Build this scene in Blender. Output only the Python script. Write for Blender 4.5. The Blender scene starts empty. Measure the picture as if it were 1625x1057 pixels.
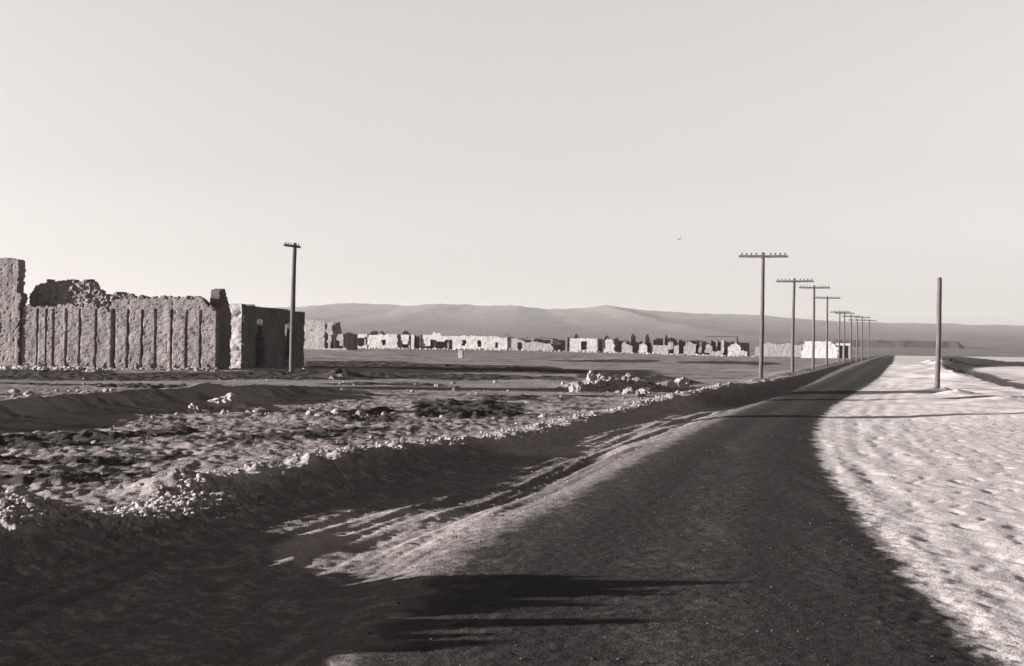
import bpy, math, random
import numpy as np
from mathutils import Vector, Matrix

random.seed(7)
rng = np.random.default_rng(11)
scene = bpy.context.scene
COL = scene.collection
R = math.radians
SUN_EL, SUN_BACK = R(8.6), R(7)      # sun from the left, a little behind the camera

# ------------------------------------------------------------------ camera
EYE = Vector((0, 0, 1.95))
F = 50 / 36 * 1625.0
pitch, roll = math.atan(23.5 / F), R(0.7)
fwd = Vector((0, math.cos(pitch), math.sin(pitch)))
r0, u0 = Vector((1, 0, 0)), Vector((0, -math.sin(pitch), math.cos(pitch)))
rgt = r0 * math.cos(roll) + u0 * math.sin(roll)
upv = u0 * math.cos(roll) - r0 * math.sin(roll)
cam = bpy.data.cameras.new('camera')
cam.lens, cam.sensor_width, cam.clip_end, cam.clip_start = 50, 36, 20000, 0.1
camo = bpy.data.objects.new('camera', cam)
COL.objects.link(camo)
camo.matrix_world = Matrix(((rgt.x, upv.x, -fwd.x, EYE.x), (rgt.y, upv.y, -fwd.y, EYE.y), (rgt.z, upv.z, -fwd.z, EYE.z), (0, 0, 0, 1)))
scene.camera = camo

def ray(px, py):
    return fwd + rgt * ((px - 812.5) / F) + upv * ((528.5 - py) / F)
def on_plane(px, py, z=0.0):
    d = ray(px, py)
    t = (z - EYE.z) / d.z
    return d.x * t, d.y * t
def at_dist(px, py, d):
    v = ray(px, py)
    t = d / v.y
    return EYE + v * t

# ------------------------------------------------------------------ noise
def _hash(ix, iy, seed):
    h = (ix.astype(np.int64) * 374761393 + iy.astype(np.int64) * 668265263 + seed * 1442695041) & 0xFFFFFFFF
    h = ((h ^ (h >> 13)) * 1274126177) & 0xFFFFFFFF
    h = ((h ^ (h >> 16)) * 2246822519) & 0xFFFFFFFF
    return (h ^ (h >> 15)) & 0xFFFF
_G = np.stack([np.cos(np.arange(64) / 64 * 2 * np.pi), np.sin(np.arange(64) / 64 * 2 * np.pi)], 1)
def perlin(x, y, seed=0):
    x = np.asarray(x, dtype=np.float64); y = np.asarray(y, dtype=np.float64)
    x, y = np.broadcast_arrays(x, y)
    ix, iy = np.floor(x), np.floor(y)
    fx, fy = x - ix, y - iy
    ux, uy = fx * fx * fx * (fx * (fx * 6 - 15) + 10), fy * fy * fy * (fy * (fy * 6 - 15) + 10)
    def g(dx, dy):
        k = _hash(ix + dx, iy + dy, seed) & 63
        return _G[k, 0] * (fx - dx) + _G[k, 1] * (fy - dy)
    a, b, c, d = g(0, 0), g(1, 0), g(0, 1), g(1, 1)
    return 1.4 * ((a + (b - a) * ux) * (1 - uy) + (c + (d - c) * ux) * uy)
def fbm(x, y, oct=4, seed=0, gain=.5):
    s, a = 0, 1.0
    for i in range(oct):
        s = s + a * perlin(np.asarray(x) * 2.03 ** i, np.asarray(y) * 2.03 ** i, seed + i * 17)
        a *= gain
    return s
def sst(x, a, b):
    t = np.clip((np.asarray(x, dtype=np.float64) - a) / (b - a), 0, 1)
    return t * t * (3 - 2 * t)

# ------------------------------------------------------------------ lines on the ground
def knots(pts, z=0.0):
    q = sorted((on_plane(p[0], p[1], p[2] if len(p) > 2 else z) for p in pts), key=lambda p: p[1])
    xs = np.array([p[0] for p in q]); ys = np.array([p[1] for p in q])
    def f(y):
        y = np.asarray(y, dtype=np.float64)
        v = np.interp(y, ys, xs)
        sl0 = (xs[1] - xs[0]) / (ys[1] - ys[0]); sl1 = (xs[-1] - xs[-2]) / (ys[-1] - ys[-2])
        v = np.where(y < ys[0], xs[0] + (y - ys[0]) * sl0 * .3, v)
        return np.where(y > ys[-1], xs[-1] + (y - ys[-1]) * .27, v)
    g = lambda y: (f(y - .12 * np.abs(y) * .5) + f(y) + f(y + .12 * np.abs(y) * .5)) / 3
    return g
RX = knots([(1590, 1057), (1560, 1030), (1490, 960), (1440, 905), (1380, 830), (1330, 770), (1303, 725), (1295, 690), (1310, 660), (1335, 640), (1375, 618), (1398, 602), (1412, 585), (1418, 577)])
LX = knots([(560, 1057), (640, 970), (700, 905), (760, 868), (870, 815), (980, 752), (1090, 693), (1180, 652), (1235, 632), (1290, 611), (1325, 596), (1352, 585), (1375, 577)])
BX = knots([(-1250, 1057, .4), (-380, 880, .35), (40, 826, .25), (310, 782, .25), (480, 722, .35), (600, 698, .35), (740, 686, .35), (860, 663, .35), (950, 643, .35), (1050, 627, .4), (1120, 619, .4), (1200, 610, .3), (1260, 598, .2), (1310, 586, .15), (1345, 577, .1)])
EX = knots([(-150, 705), (0, 679), (120, 664), (330, 645), (470, 637)])
HB_Y = [-20, 4, 6.9, 7.3, 7.7, 8.4, 9.2, 9.9, 10.6, 11.1, 11.6, 12.8, 13.8, 14.6, 17.6, 18.6, 21, 24, 29, 33, 44, 50, 60, 72, 100, 190]
HB_H = [.7, .72, .80, .45, .45, .90, .80, .94, .98, .94, .52, .26, .22, .05, .05, .22, .25, .22, .13, .08, .10, .28, .42, .34, .25, .10]
BERM = [on_plane(*p) for p in reversed([(1484, 586), (1500, 589), (1530, 602), (1572, 617), (1640, 634), (1800, 668)])]

def seg_dist(x, y, pts):
    best = np.full(np.shape(x), 1e9); sgn = np.zeros(np.shape(x)); par = np.zeros(np.shape(x))
    for i in range(len(pts) - 1):
        ax, ay = pts[i]; bx, by = pts[i + 1]
        dx, dy = bx - ax, by - ay
        t = np.clip(((x - ax) * dx + (y - ay) * dy) / (dx * dx + dy * dy), 0, 1)
        d = np.hypot(x - ax - t * dx, y - ay - t * dy)
        m = d < best
        sgn = np.where(m, np.sign((x - ax) * dy - (y - ay) * dx), sgn); best = np.where(m, d, best); par = np.where(m, i + t, par)
    return best, par, sgn

HEAPS = []   # (x, y, radius_x, radius_y, height)
def heap_px(px, py, rx, ry, h, z=0.0):
    x, y = on_plane(px, py, z)
    HEAPS.append((x, y, rx, ry, h))
heap_px(965, 618, 2.0, 2.4, .42); heap_px(1015, 622, 1.6, 1.8, .25)
heap_px(540, 603, 1.2, .9, .5); heap_px(360, 645, .8, .8, .3)
heap_px(1476, 579, 1.2, 2.0, .45); heap_px(1503, 582, 2.0, 4.0, .9)
heap_px(275, 778, .5, .6, .22, .1); heap_px(-12, 846, .75, .6, .42)
heap_px(1080, 613, 1.0, 1.2, .25)
heap_px(1508, 607, 1.0, 1.6, .3); heap_px(1518, 634, .8, .7, .22); heap_px(1600, 645, 1.0, 1.0, .2); heap_px(1486, 629, .7, .6, .25)

def base_z(x, y):
    row = 14.5 + .28 * (y - 83)
    s = row - x
    return .45 * sst(y, 60, 330) + .75 * sst(s, 20, 85) * sst(y, 100, 290)

def ground(x, y, info=False):
    x = np.asarray(x, dtype=np.float64); y = np.asarray(y, dtype=np.float64)
    z = base_z(x, y)
    near = 1 - sst(y, 30, 90)
    xr, xl, xb = RX(y), LX(y), BX(y)
    xb = xb + .22 * perlin(y * .6, 3.3, 5) + .10 * perlin(y * 2.1, 1.3, 6)
    xl = np.maximum(xl, xb + .6)
    rel = x - xb
    hb = np.interp(y, HB_Y, HB_H) * (1 + .22 * perlin(y * .9, 7.1, 8) + .22 * perlin(y * 3.1, 2.2, 9) * near)
    wide = 1 + sst(y, 50, 120) * .8
    bank = hb * np.where(rel < 0, np.exp(-(rel / (1.0 * wide)) ** 2), np.exp(-(np.abs(rel) / (.62 * wide)) ** 1.7))
    lumpy = fbm(x * 2.2, y * 2.2, 4, 30, .6)
    crest_m = np.exp(-((rel + .15) / .38) ** 2) * (1 - sst(y, 50, 80)) * np.clip(.45 + perlin(y * .8, x * .8, 431), .1, 1)
    z = z + crest_m * (.10 * np.abs(fbm(x * 3.6, y * 3.6, 4, 441, .68)) + .03 * fbm(x * 11, y * 11, 2, 442))
    face = np.exp(-((rel - .3) / .7) ** 2) * (1 - sst(y, 45, 70))
    z = z + face * (.07 * np.abs(fbm(x * 2.4, y * 2.4, 5, 451, .66)) - .02)
    bank *= 1 + .22 * lumpy * (1 - sst(y, 60, 140))
    inroad = np.minimum(x - xl, xr - x)
    ditch = sst(rel, .15, .9) * sst(xl - x, 0, 1.1)
    left = sst(-rel, 0, 1.2)
    right = sst(x - xr, -.1, .8)
    low = np.interp(y, [13, 14.4, 17.8, 19, 23.5, 28, 44, 52], [0, 1, 1, 0, 0, 1, 1, 0])
    z = z + bank - (.15 - .06 * low) * ditch * (1 - .5 * sst(y, 60, 120)) + .10 * left * (1 - .9 * low * np.exp(rel / 6))
    # road: slight crown, worn shoulder
    z = z + .05 * sst(inroad, -.3, .8) + .03 * np.exp(-((x - xl + .05) / .35) ** 2) * (1 - sst(y, 50, 100))
    # ruts in the ditch track, running with the road
    fan = perlin((x - xl) * 3.2 + .25 * perlin(x, y * .3, 4), y * .16, 41) + .5 * perlin((x - xl) * 6.5, y * .3, 42)
    z = z + ditch * .045 * fan * (1 - sst(y, 60, 120))
    # pale sand on the right: tracks along the edge, dimples
    re = x - xr
    z = z + right * (1 - sst(y, 60, 140)) * (.022 * perlin(re * 2.6, y * .22, 51) * np.exp(-np.clip(re, 0, 9) / 2.5)
        - .018 * np.clip(perlin((x + .5 * y) * .95, (y - .9 * x) * .6, 52) - .18, 0, 1) - .022 * np.clip(perlin(x * 2.1 + .8 * y, y * 1.5 - .7 * x, 53) - .25, 0, 1)
        + .014 * perlin(x * .4, y * .3, 54)) + right * .004 * lumpy * near
    # field on the left
    xe = EX(y)
    esc = sst(y, 24, 31) * (1 - sst(y, 46, 60))
    step = sst(xe - x, -.35, .5)
    lip = np.exp(-((x - xe) / .8) ** 2)
    z = z + left * esc * (.42 * step + .14 * lip * (1 + .5 * perlin(y * .8, x * .8, 61)))
    pit = left * sst(-rel, .6, 2.2) * (1 - step * esc) * (1 - sst(y, 52, 66))
    rough = .9 * pit + .12 * left * (1 - pit) + .0
    fr = 1 - np.abs(perlin(x * .33 + .1 * y, y * .62, 62)) * 2
    z = z + pit * (1 - sst(y, 35, 60)) * (.030 * np.abs(fbm(x * .9, y * 2.8, 5, 66, .68)) + .016 * fbm(x * 4, y * 6, 3, 67, .65)) + rough * (.065 * fbm(x * .5, y * 1.3, 4, 63, .6) + .08 * fr * np.clip(perlin(x * .2, y * .3, 64) + .4, 0, 1) + .035 * np.clip(lumpy, -.1, 1) * np.clip(.15 + perlin(x * .35, y * .35, 65), 0, 1))
    far = left * sst(y, 55, 85)
    rid = (1 - np.abs(fbm(x * .045 + 3, y * .085, 2, 71)) * 2.2)
    z = z + far * (.30 * np.clip(rid - .45, 0, 1) * np.clip(perlin(x * .03, y * .05, 73) + .55, 0, 1) + .05 * fbm(x * .3, y * .4, 3, 72))
    z = z + right * sst(y, 60, 100) * .10 * fbm(x * .12, y * .1, 3, 74)
    # berm on the right
    bd, bp, bs = seg_dist(x, y, BERM)
    z = z + (.26 + .03 * bp) * np.exp(-(bd / np.where(bs > 0, .6, 6.5)) ** 2) * (1 + .4 * perlin(x * .5, y * .5, 81)) - .34 * (bs > 0) * sst(bd, .3, 1.2) * (1 - sst(bd, 6, 12))
    for hx, hy, rx_, ry_, hh in HEAPS:
        q = ((x - hx) / rx_) ** 2 + ((y - hy) / ry_) ** 2
        z = z + hh * np.exp(-q) * (1 + .3 * np.clip(lumpy, -1, 1))
    z = z + right * .05 * np.exp(-((re - .22) / .16) ** 2) * (1 - sst(y, 30, 60)) * (.6 + .8 * perlin(y * .7, 1.1, 55)) - right * (1 - sst(y, 30, 70)) * .034 * (np.clip(perlin(re * 4.6 + .3 * perlin(x, y, 57), y * 1.9, 56) - .26, 0, 1) + np.clip(perlin(re * 2.4 + .5 * y, y * 1.2, 58) - .36, 0, 1))
    # general fine grain
    z = z + near * (1 - .75 * sst(inroad, -.2, .3)) * (1 - .85 * right) * (1 + 1.6 * left) * .012 * fbm(x * 5, y * 5, 3, 91)
    z = z + near * (1 - .7 * right) * .006 * fbm(x * 9, y * 9, 2, 95)
    if info:
        return z, inroad, right, left, sst(rel + .15 * lumpy, .02, .35) * sst(xl - x, -.35, .0), np.exp(-((rel + .12) / .28) ** 2), sunlit_drift(x, y, xl), (x - xl) / np.maximum(xr - xl, .5)
    return z
def sunlit_drift(x, y, xl):
    """pale dust and painted sun patches over the darkened gravel between bank and road"""
    a = sst(y + perlin(x * 1.3, y * .8, 472), 12.8, 15.0) * (1 - sst(y, 16.6, 18.6)) * sst(xl - x, .1, .9) * (1 - sst(xl - x + .6 * perlin(x, y * .5, 473), 1.7, 3.2))
    b = sst(y, 25, 30) * (1 - sst(y, 46, 56)) * sst(xl - x, .25, 1.1)
    return np.clip(a + b + .25 * perlin((x - xl) * 2.4, y * .22, 471) * (a + b), 0, 1)
def gz(x, y):
    return float(ground(np.array([x]), np.array([y]))[0])

# dark strips, cindery soil and painted-in shadow bands, as outlines on the ground
def ground_at(px, py):
    z = 0.0
    for _ in range(4):
        x, y = on_plane(px, py, z); z = float(base_z(np.array(x), np.array(y)))
    return x, y
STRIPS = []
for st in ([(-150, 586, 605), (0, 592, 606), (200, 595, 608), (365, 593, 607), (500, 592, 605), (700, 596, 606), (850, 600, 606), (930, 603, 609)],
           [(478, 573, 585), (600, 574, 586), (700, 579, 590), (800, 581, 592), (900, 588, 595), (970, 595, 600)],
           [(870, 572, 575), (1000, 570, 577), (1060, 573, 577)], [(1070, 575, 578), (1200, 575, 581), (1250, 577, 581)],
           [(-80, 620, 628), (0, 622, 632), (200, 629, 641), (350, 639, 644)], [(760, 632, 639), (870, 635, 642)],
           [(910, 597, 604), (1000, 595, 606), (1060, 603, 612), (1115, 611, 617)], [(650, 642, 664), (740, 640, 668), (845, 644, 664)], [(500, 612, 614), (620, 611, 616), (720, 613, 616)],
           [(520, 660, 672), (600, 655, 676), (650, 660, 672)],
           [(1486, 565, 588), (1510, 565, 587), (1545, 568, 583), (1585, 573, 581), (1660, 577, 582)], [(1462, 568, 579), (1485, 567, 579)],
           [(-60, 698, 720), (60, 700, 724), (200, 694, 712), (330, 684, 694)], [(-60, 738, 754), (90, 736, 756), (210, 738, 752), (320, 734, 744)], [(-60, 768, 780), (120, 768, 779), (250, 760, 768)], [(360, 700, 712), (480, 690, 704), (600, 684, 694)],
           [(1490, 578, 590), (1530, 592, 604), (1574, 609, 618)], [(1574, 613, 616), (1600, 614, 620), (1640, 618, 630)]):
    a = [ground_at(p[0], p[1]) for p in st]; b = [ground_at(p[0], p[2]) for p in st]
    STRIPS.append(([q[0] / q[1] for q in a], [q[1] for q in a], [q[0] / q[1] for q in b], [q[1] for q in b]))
def soil_and_shade(x, y):
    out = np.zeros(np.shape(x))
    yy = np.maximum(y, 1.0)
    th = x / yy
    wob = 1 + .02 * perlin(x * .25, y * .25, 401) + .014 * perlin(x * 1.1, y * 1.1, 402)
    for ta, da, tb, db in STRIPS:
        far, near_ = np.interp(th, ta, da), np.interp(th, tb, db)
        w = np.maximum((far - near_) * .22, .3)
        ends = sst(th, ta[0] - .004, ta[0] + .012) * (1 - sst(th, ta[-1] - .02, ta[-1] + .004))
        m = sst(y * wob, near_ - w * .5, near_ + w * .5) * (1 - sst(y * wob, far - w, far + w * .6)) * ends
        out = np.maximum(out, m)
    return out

# ------------------------------------------------------------------ materials
def tint(v, warm=1.0):
    return (v * (1 + .10 * warm), v * (1 - .045 * warm), v * (1 - .05 * warm), 1)
def new_mat(name):
    m = bpy.data.materials.new(name); m.use_nodes = True
    nt = m.node_tree
    b = nt.nodes['Principled BSDF']
    b.inputs['Roughness'].default_value = .95
    b.inputs['Specular IOR Level'].default_value = .12
    return m, nt, b
def N(nt, typ, **kw):
    n = nt.nodes.new(typ)
    for k, v in kw.items():
        if k in n.inputs.keys(): n.inputs[k].default_value = v
        else: setattr(n, k, v)
    return n
def mixc(nt, f, a, b, blend='MIX'):
    n = nt.nodes.new('ShaderNodeMix'); n.data_type = 'RGBA'; n.blend_type = blend
    for i, v in ((0, f), (6, a), (7, b)):
        if hasattr(v, 'is_linked'): nt.links.new(v, n.inputs[i])
        else: n.inputs[i].default_value = v
    return n.outputs[2]
def math_(nt, op, a, b=0.0, c=0.0):
    n = nt.nodes.new('ShaderNodeMath'); n.operation = op
    for i, v in enumerate((a, b, c)):
        if hasattr(v, 'is_linked'): nt.links.new(v, n.inputs[i])
        else: n.inputs[i].default_value = v
    return n.outputs[0]
def maprange(nt, v, a, b, c=0.0, d=1.0):
    n = nt.nodes.new('ShaderNodeMapRange'); nt.links.new(v, n.inputs[0])
    for i, q in ((1, a), (2, b), (3, c), (4, d)): n.inputs[i].default_value = q
    return n.outputs[0]
def noise(nt, vec, scale, detail=4, rough=.6, dist=0.0):
    n = N(nt, 'ShaderNodeTexNoise', Scale=scale, Detail=detail, Roughness=rough, Distortion=dist)
    nt.links.new(vec, n.inputs['Vector'])
    return n.outputs['Fac']
def bump(nt, b, h, strength, dist):
    n = N(nt, 'ShaderNodeBump', Strength=strength, Distance=dist)
    nt.links.new(h, n.inputs['Height']); nt.links.new(n.outputs[0], b.inputs['Normal'])
def coords(nt, scale=(1, 1, 1)):
    t = nt.nodes.new('ShaderNodeTexCoord')
    m = nt.nodes.new('ShaderNodeMapping'); m.inputs['Scale'].default_value = scale
    nt.links.new(t.outputs['Object'], m.inputs['Vector'])
    return m.outputs[0]

def ground_material():
    m, nt, b = new_mat('earth')
    v = coords(nt)
    def attr(n):
        a = nt.nodes.new('ShaderNodeAttribute'); a.attribute_name = n
        return a.outputs['Fac']
    n_big, n_mid, n_fine, n_grit = noise(nt, v, .22, 4), noise(nt, v, 1.4, 5, .65), noise(nt, v, 9, 4, .7), noise(nt, v, 55, 3, .7)
    # field soil
    field = mixc(nt, maprange(nt, n_big, .35, .65), tint(.20), tint(.30))
    field = mixc(nt, maprange(nt, n_mid, .4, .7), field, tint(.31))
    field = mixc(nt, maprange(nt, noise(nt, coords(nt, (.28, 1.15, 1)), .85, 8, .72), .49, .61, 0, .8), field, tint(.07))
    field = mixc(nt, maprange(nt, noise(nt, v, 2.5, 6, .8), .56, .7, 0, .7), field, tint(.40))
    sand = mixc(nt, maprange(nt, n_mid, .3, .7), tint(.61, .7), tint(.69, .7))
    sand = mixc(nt, maprange(nt, n_big, .5, .75, 0, .35), sand, tint(.48, .8))
    ditch = mixc(nt, maprange(nt, n_mid, .35, .7), tint(.26), tint(.36))
    ditch = mixc(nt, maprange(nt, noise(nt, v, 4.0, 7, .82), .50, .66), ditch, tint(.42))
    sandf = attr('sandy')
    col = mixc(nt, sandf, field, sand)
    ditch = mixc(nt, maprange(nt, math_(nt, 'MULTIPLY_ADD', n_mid, .5, math_(nt, 'SUBTRACT', attr('sunlit_dust'), .25)), .25, .6), mixc(nt, maprange(nt, noise(nt, v, 4.0, 7, .82), .50, .66), tint(.14), tint(.32)), ditch)  # gravel darkened, dust kept pale: bank shade and sun patches in the colour
    col = mixc(nt, attr('ditch'), col, ditch)
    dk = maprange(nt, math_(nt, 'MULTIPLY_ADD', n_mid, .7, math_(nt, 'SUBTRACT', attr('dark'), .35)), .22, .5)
    col = mixc(nt, dk, col, mixc(nt, n_fine, tint(.03), tint(.075)))  # soil strips and shadow bands darkened in the base colour
    crest = math_(nt, 'MULTIPLY', attr('bank'), maprange(nt, n_fine, .3, .6, .5, 1.0))
    col = mixc(nt, crest, col, tint(.40, .8))
    # dark oiled road, edge broken up by drifted dust
    rd = math_(nt, 'ADD', attr('road'), math_(nt, 'MULTIPLY_ADD', n_mid, .8, -.40))
    rd = math_(nt, 'ADD', rd, math_(nt, 'MULTIPLY_ADD', n_fine, .22, -.11))
    edge = maprange(nt, rd, -.03, .12)
    dust = maprange(nt, rd, .05, .35, .5, 0)
    n_mot = noise(nt, v, 3.3, 6, .78)
    road = mixc(nt, maprange(nt, n_mid, .3, .75), tint(.026), tint(.044))
    road = mixc(nt, maprange(nt, n_mot, .50, .68, 0, .9), road, tint(.095))
    road = mixc(nt, maprange(nt, n_grit, .55, .8, 0, .6), road, tint(.085))
    road = mixc(nt, math_(nt, 'MULTIPLY', dust, maprange(nt, n_fine, .4, .65, .1, .8)), road, tint(.15))
    strk = N(nt, 'ShaderNodeTexNoise', Scale=1.0, Detail=3)
    mp = nt.nodes.new('ShaderNodeMapping'); mp.inputs['Scale'].default_value = (2.2, .18, 1)
    nt.links.new(v, mp.inputs['Vector']); nt.links.new(mp.outputs[0], strk.inputs['Vector'])
    road = mixc(nt, maprange(nt, strk.outputs['Fac'], .52, .68, 0, .6), road, tint(.085))
    for c0 in (.27, .73):     # wheel tracks worn darker
        wv = maprange(nt, math_(nt, 'ABSOLUTE', math_(nt, 'SUBTRACT', attr('across'), c0)), .05, .17, .75, 0)
        road = mixc(nt, wv, road, tint(.024))
    col = mixc(nt, edge, col, road)
    grit = maprange(nt, n_grit, .3, .7, .55, 1.38)
    g = nt.nodes.new('ShaderNodeCombineColor')
    for i in range(3): nt.links.new(grit, g.inputs[i])
    col = mixc(nt, 1.0, col, g.outputs[0], 'MULTIPLY')
    nt.links.new(col, b.inputs['Base Color'])
    h = math_(nt, 'ADD', math_(nt, 'MULTIPLY', n_fine, .8), math_(nt, 'MULTIPLY', n_grit, .25))
    h = math_(nt, 'MULTIPLY', h, math_(nt, 'MULTIPLY_ADD', attr('sandy'), -.55, 1.0))
    bump(nt, b, h, .7, .05)
    return m

def adobe_material(name, a, c, worn=None, wornmix=(.5, .62), brick=(.42, .13), bstr=.85):
    """sun-dried bricks laid in courses, weathered; worn = what is left of a lighter plaster coat"""
    m, nt, b = new_mat(name)
    v = coords(nt)
    uv = nt.nodes.new('ShaderNodeUVMap'); uv.uv_map = 'course'
    wob = N(nt, 'ShaderNodeTexNoise', Scale=2.2, Detail=3); nt.links.new(v, wob.inputs['Vector'])
    vm = nt.nodes.new('ShaderNodeVectorMath'); vm.operation = 'MULTIPLY_ADD'
    nt.links.new(wob.outputs['Color'], vm.inputs[0]); vm.inputs[1].default_value = (.10, .07, 0); nt.links.new(uv.outputs[0], vm.inputs[2])
    br = nt.nodes.new('ShaderNodeTexBrick'); nt.links.new(vm.outputs[0], br.inputs['Vector'])
    for k, q in (('Scale', 1.0), ('Mortar Size', .016), ('Mortar Smooth', .6), ('Brick Width', brick[0]), ('Row Height', brick[1]), ('Color1', (0, 0, 0, 1)), ('Color2', (1, 1, 1, 1)), ('Mortar', (.5, .5, .5, 1))):
        br.inputs[k].default_value = q
    bw_ = nt.nodes.new('ShaderNodeRGBToBW'); nt.links.new(br.outputs['Color'], bw_.inputs[0])
    n1, n2, n3 = noise(nt, v, .55, 5, .65), noise(nt, v, 2.6, 5, .72), noise(nt, v, 13, 3, .75)
    col = mixc(nt, bw_.outputs[0], tint(a), tint(c))
    col = mixc(nt, maprange(nt, n1, .38, .62, 0, .8), col, tint(c * 1.3))
    run = noise(nt, coords(nt, (2.2, 2.2, .22)), 1.0, 4, .7)
    col = mixc(nt, maprange(nt, run, .52, .66, 0, .55), col, tint(a * .6))
    mo = math_(nt, 'MULTIPLY', br.outputs['Fac'], maprange(nt, n2, .35, .6))
    col = mixc(nt, math_(nt, 'MULTIPLY', mo, .6), col, tint(a * .5))
    col = mixc(nt, maprange(nt, n3, .57, .68, 0, .75), col, tint(a * .4))
    h = math_(nt, 'ADD', math_(nt, 'MULTIPLY', mo, -.6), math_(nt, 'ADD', math_(nt, 'MULTIPLY', n2, .8), math_(nt, 'MULTIPLY', maprange(nt, n3, .68, .5), .5)))
    if worn:
        f = maprange(nt, math_(nt, 'ADD', math_(nt, 'MULTIPLY', n1, .6), math_(nt, 'MULTIPLY', n2, .4)), wornmix[0], wornmix[1])
        w = mixc(nt, maprange(nt, n2, .35, .7), tint(worn, .3), tint(worn * .8, .5))
        w = mixc(nt, maprange(nt, n3, .6, .72, 0, .5), w, tint(worn * .55, .6))
        col = mixc(nt, f, w, col)
        h = math_(nt, 'MULTIPLY', h, math_(nt, 'MULTIPLY_ADD', f, .75, .25))
    nt.links.new(col, b.inputs['Base Color'])
    bump(nt, b, h, bstr, .05)
    return m

def simple_material(name, a, c, sc=(1, 1, 1), scale=3.0, bd=.02, warm=1.0, rough=.9, bs=.6):
    m, nt, b = new_mat(name)
    v = coords(nt, sc)
    n1, n2 = noise(nt, v, scale, 5, .65), noise(nt, v, scale * 6, 3, .7)
    col = mixc(nt, maprange(nt, n1, .3, .7), tint(a, warm), tint(c, warm))
    col = mixc(nt, maprange(nt, n2, .55, .75, 0, .5), col, tint(a * .5, warm))
    nt.links.new(col, b.inputs['Base Color']); b.inputs['Roughness'].default_value = rough
    bump(nt, b, math_(nt, 'ADD', n1, math_(nt, 'MULTIPLY', n2, .5)), bs, bd)
    return m

M_GROUND = ground_material()
M_ADOBE = adobe_material('adobe', .15, .22)
M_SHADE_ADOBE = adobe_material('shaded_adobe', .085, .135)  # bare adobe, darkened further to carry the walls' shade in its colour
M_RUBBLE = adobe_material('rubble_masonry', .15, .22, brick=(.5, .22))
M_HOUSE = adobe_material('weathered_plaster', .24, .32, worn=.34, wornmix=(.42, .60))
M_GREY = adobe_material('grey_adobe', .20, .28, worn=.33, wornmix=(.46, .54))
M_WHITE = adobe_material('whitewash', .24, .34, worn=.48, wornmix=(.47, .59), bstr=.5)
M_BRIGHT = adobe_material('fresh_whitewash', .5, .6, worn=.55, wornmix=(.58, .68), bstr=.3)
M_WOOD = simple_material('weathered_wood', .06, .125, (6, 6, .7), 2.0, .01)
M_DARKWOOD = simple_material('dark_wood', .05, .09, (2, 2, 2), 2.0, .01)
M_CERAMIC = simple_material('ceramic', .06, .08, rough=.35, bs=.0)
M_STONE = simple_material('stone', .26, .38, scale=4, bd=.03)
M_PALE = simple_material('pale_stone', .34, .46, scale=4, bd=.03, warm=.7)
M_SOIL = simple_material('soil_clods', .18, .27, scale=4, bd=.03)
M_CRUMB = simple_material('dry_clods', .20, .32, scale=4, bd=.03, warm=.8)

# ------------------------------------------------------------------ object helpers
def tag(o, label=None, cat=None, group=None, kind=None):
    if label: o['label'] = label
    if cat: o['category'] = cat
    if group: o['group'] = group
    if kind or label: o['kind'] = kind or 'thing'
    return o
def link(name, me, mat=None, parent=None):
    o = bpy.data.objects.new(name, me); COL.objects.link(o)
    if mat and me: me.materials.append(mat)
    if parent: o.parent = parent
    return o
def empty(name, loc, rz, *t, **k):
    o = bpy.data.objects.new(name, None); COL.objects.link(o)
    o.location = loc; o.rotation_euler = (0, 0, rz); o.empty_display_size = .3
    return tag(o, *t, **k)
def np_mesh(name, co, faces, smooth=True):
    me = bpy.data.meshes.new(name)
    co = np.asarray(co, dtype=np.float32); faces = np.asarray(faces, dtype=np.int32)
    n = faces.shape[1]
    me.vertices.add(len(co)); me.vertices.foreach_set('co', co.ravel())
    me.loops.add(faces.size); me.loops.foreach_set('vertex_index', faces.ravel())
    me.polygons.add(len(faces)); me.polygons.foreach_set('loop_start', np.arange(0, faces.size, n, dtype=np.int32))
    me.polygons.foreach_set('use_smooth', np.full(len(faces), smooth, dtype=bool))
    me.update(calc_edges=True); me.validate()
    return me
def copy_tree(o, parent=None):
    c = o.copy(); COL.objects.link(c)
    if parent: c.parent = parent
    for ch in list(o.children): copy_tree(ch, c)
    return c

# ------------------------------------------------------------------ terrain
ys = [-14.0]
while ys[-1] < 660:
    y = ys[-1]
    ys.append(y + (.25 if y < 4 else max(.034, .0034 * y)))
ys = np.array(ys)
NX = 880
uu = np.linspace(-1, 1, NX)
uu = np.sign(uu) * (np.abs(uu) * .78 + .22 * np.abs(uu) ** 3)
half = 9 + .60 * np.clip(ys, 0, None)
XX = uu[None, :] * half[:, None]
YY = np.repeat(ys[:, None], NX, 1)
ZZ, IR, RT, LF, DT, BK, ST, AC = ground(XX, YY, True)
DK = soil_and_shade(XX, YY) * (IR < -.3)
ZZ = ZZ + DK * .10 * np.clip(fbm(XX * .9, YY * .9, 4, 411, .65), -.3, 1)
co = np.stack([XX, YY, ZZ], -1).reshape(-1, 3)
ii = np.arange(len(ys) - 1)[:, None] * NX + np.arange(NX - 1)[None, :]
quads = np.stack([ii, ii + 1, ii + NX + 1, ii + NX], -1).reshape(-1, 4)
irc = IR.reshape(-1)[quads].mean(1)
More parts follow.
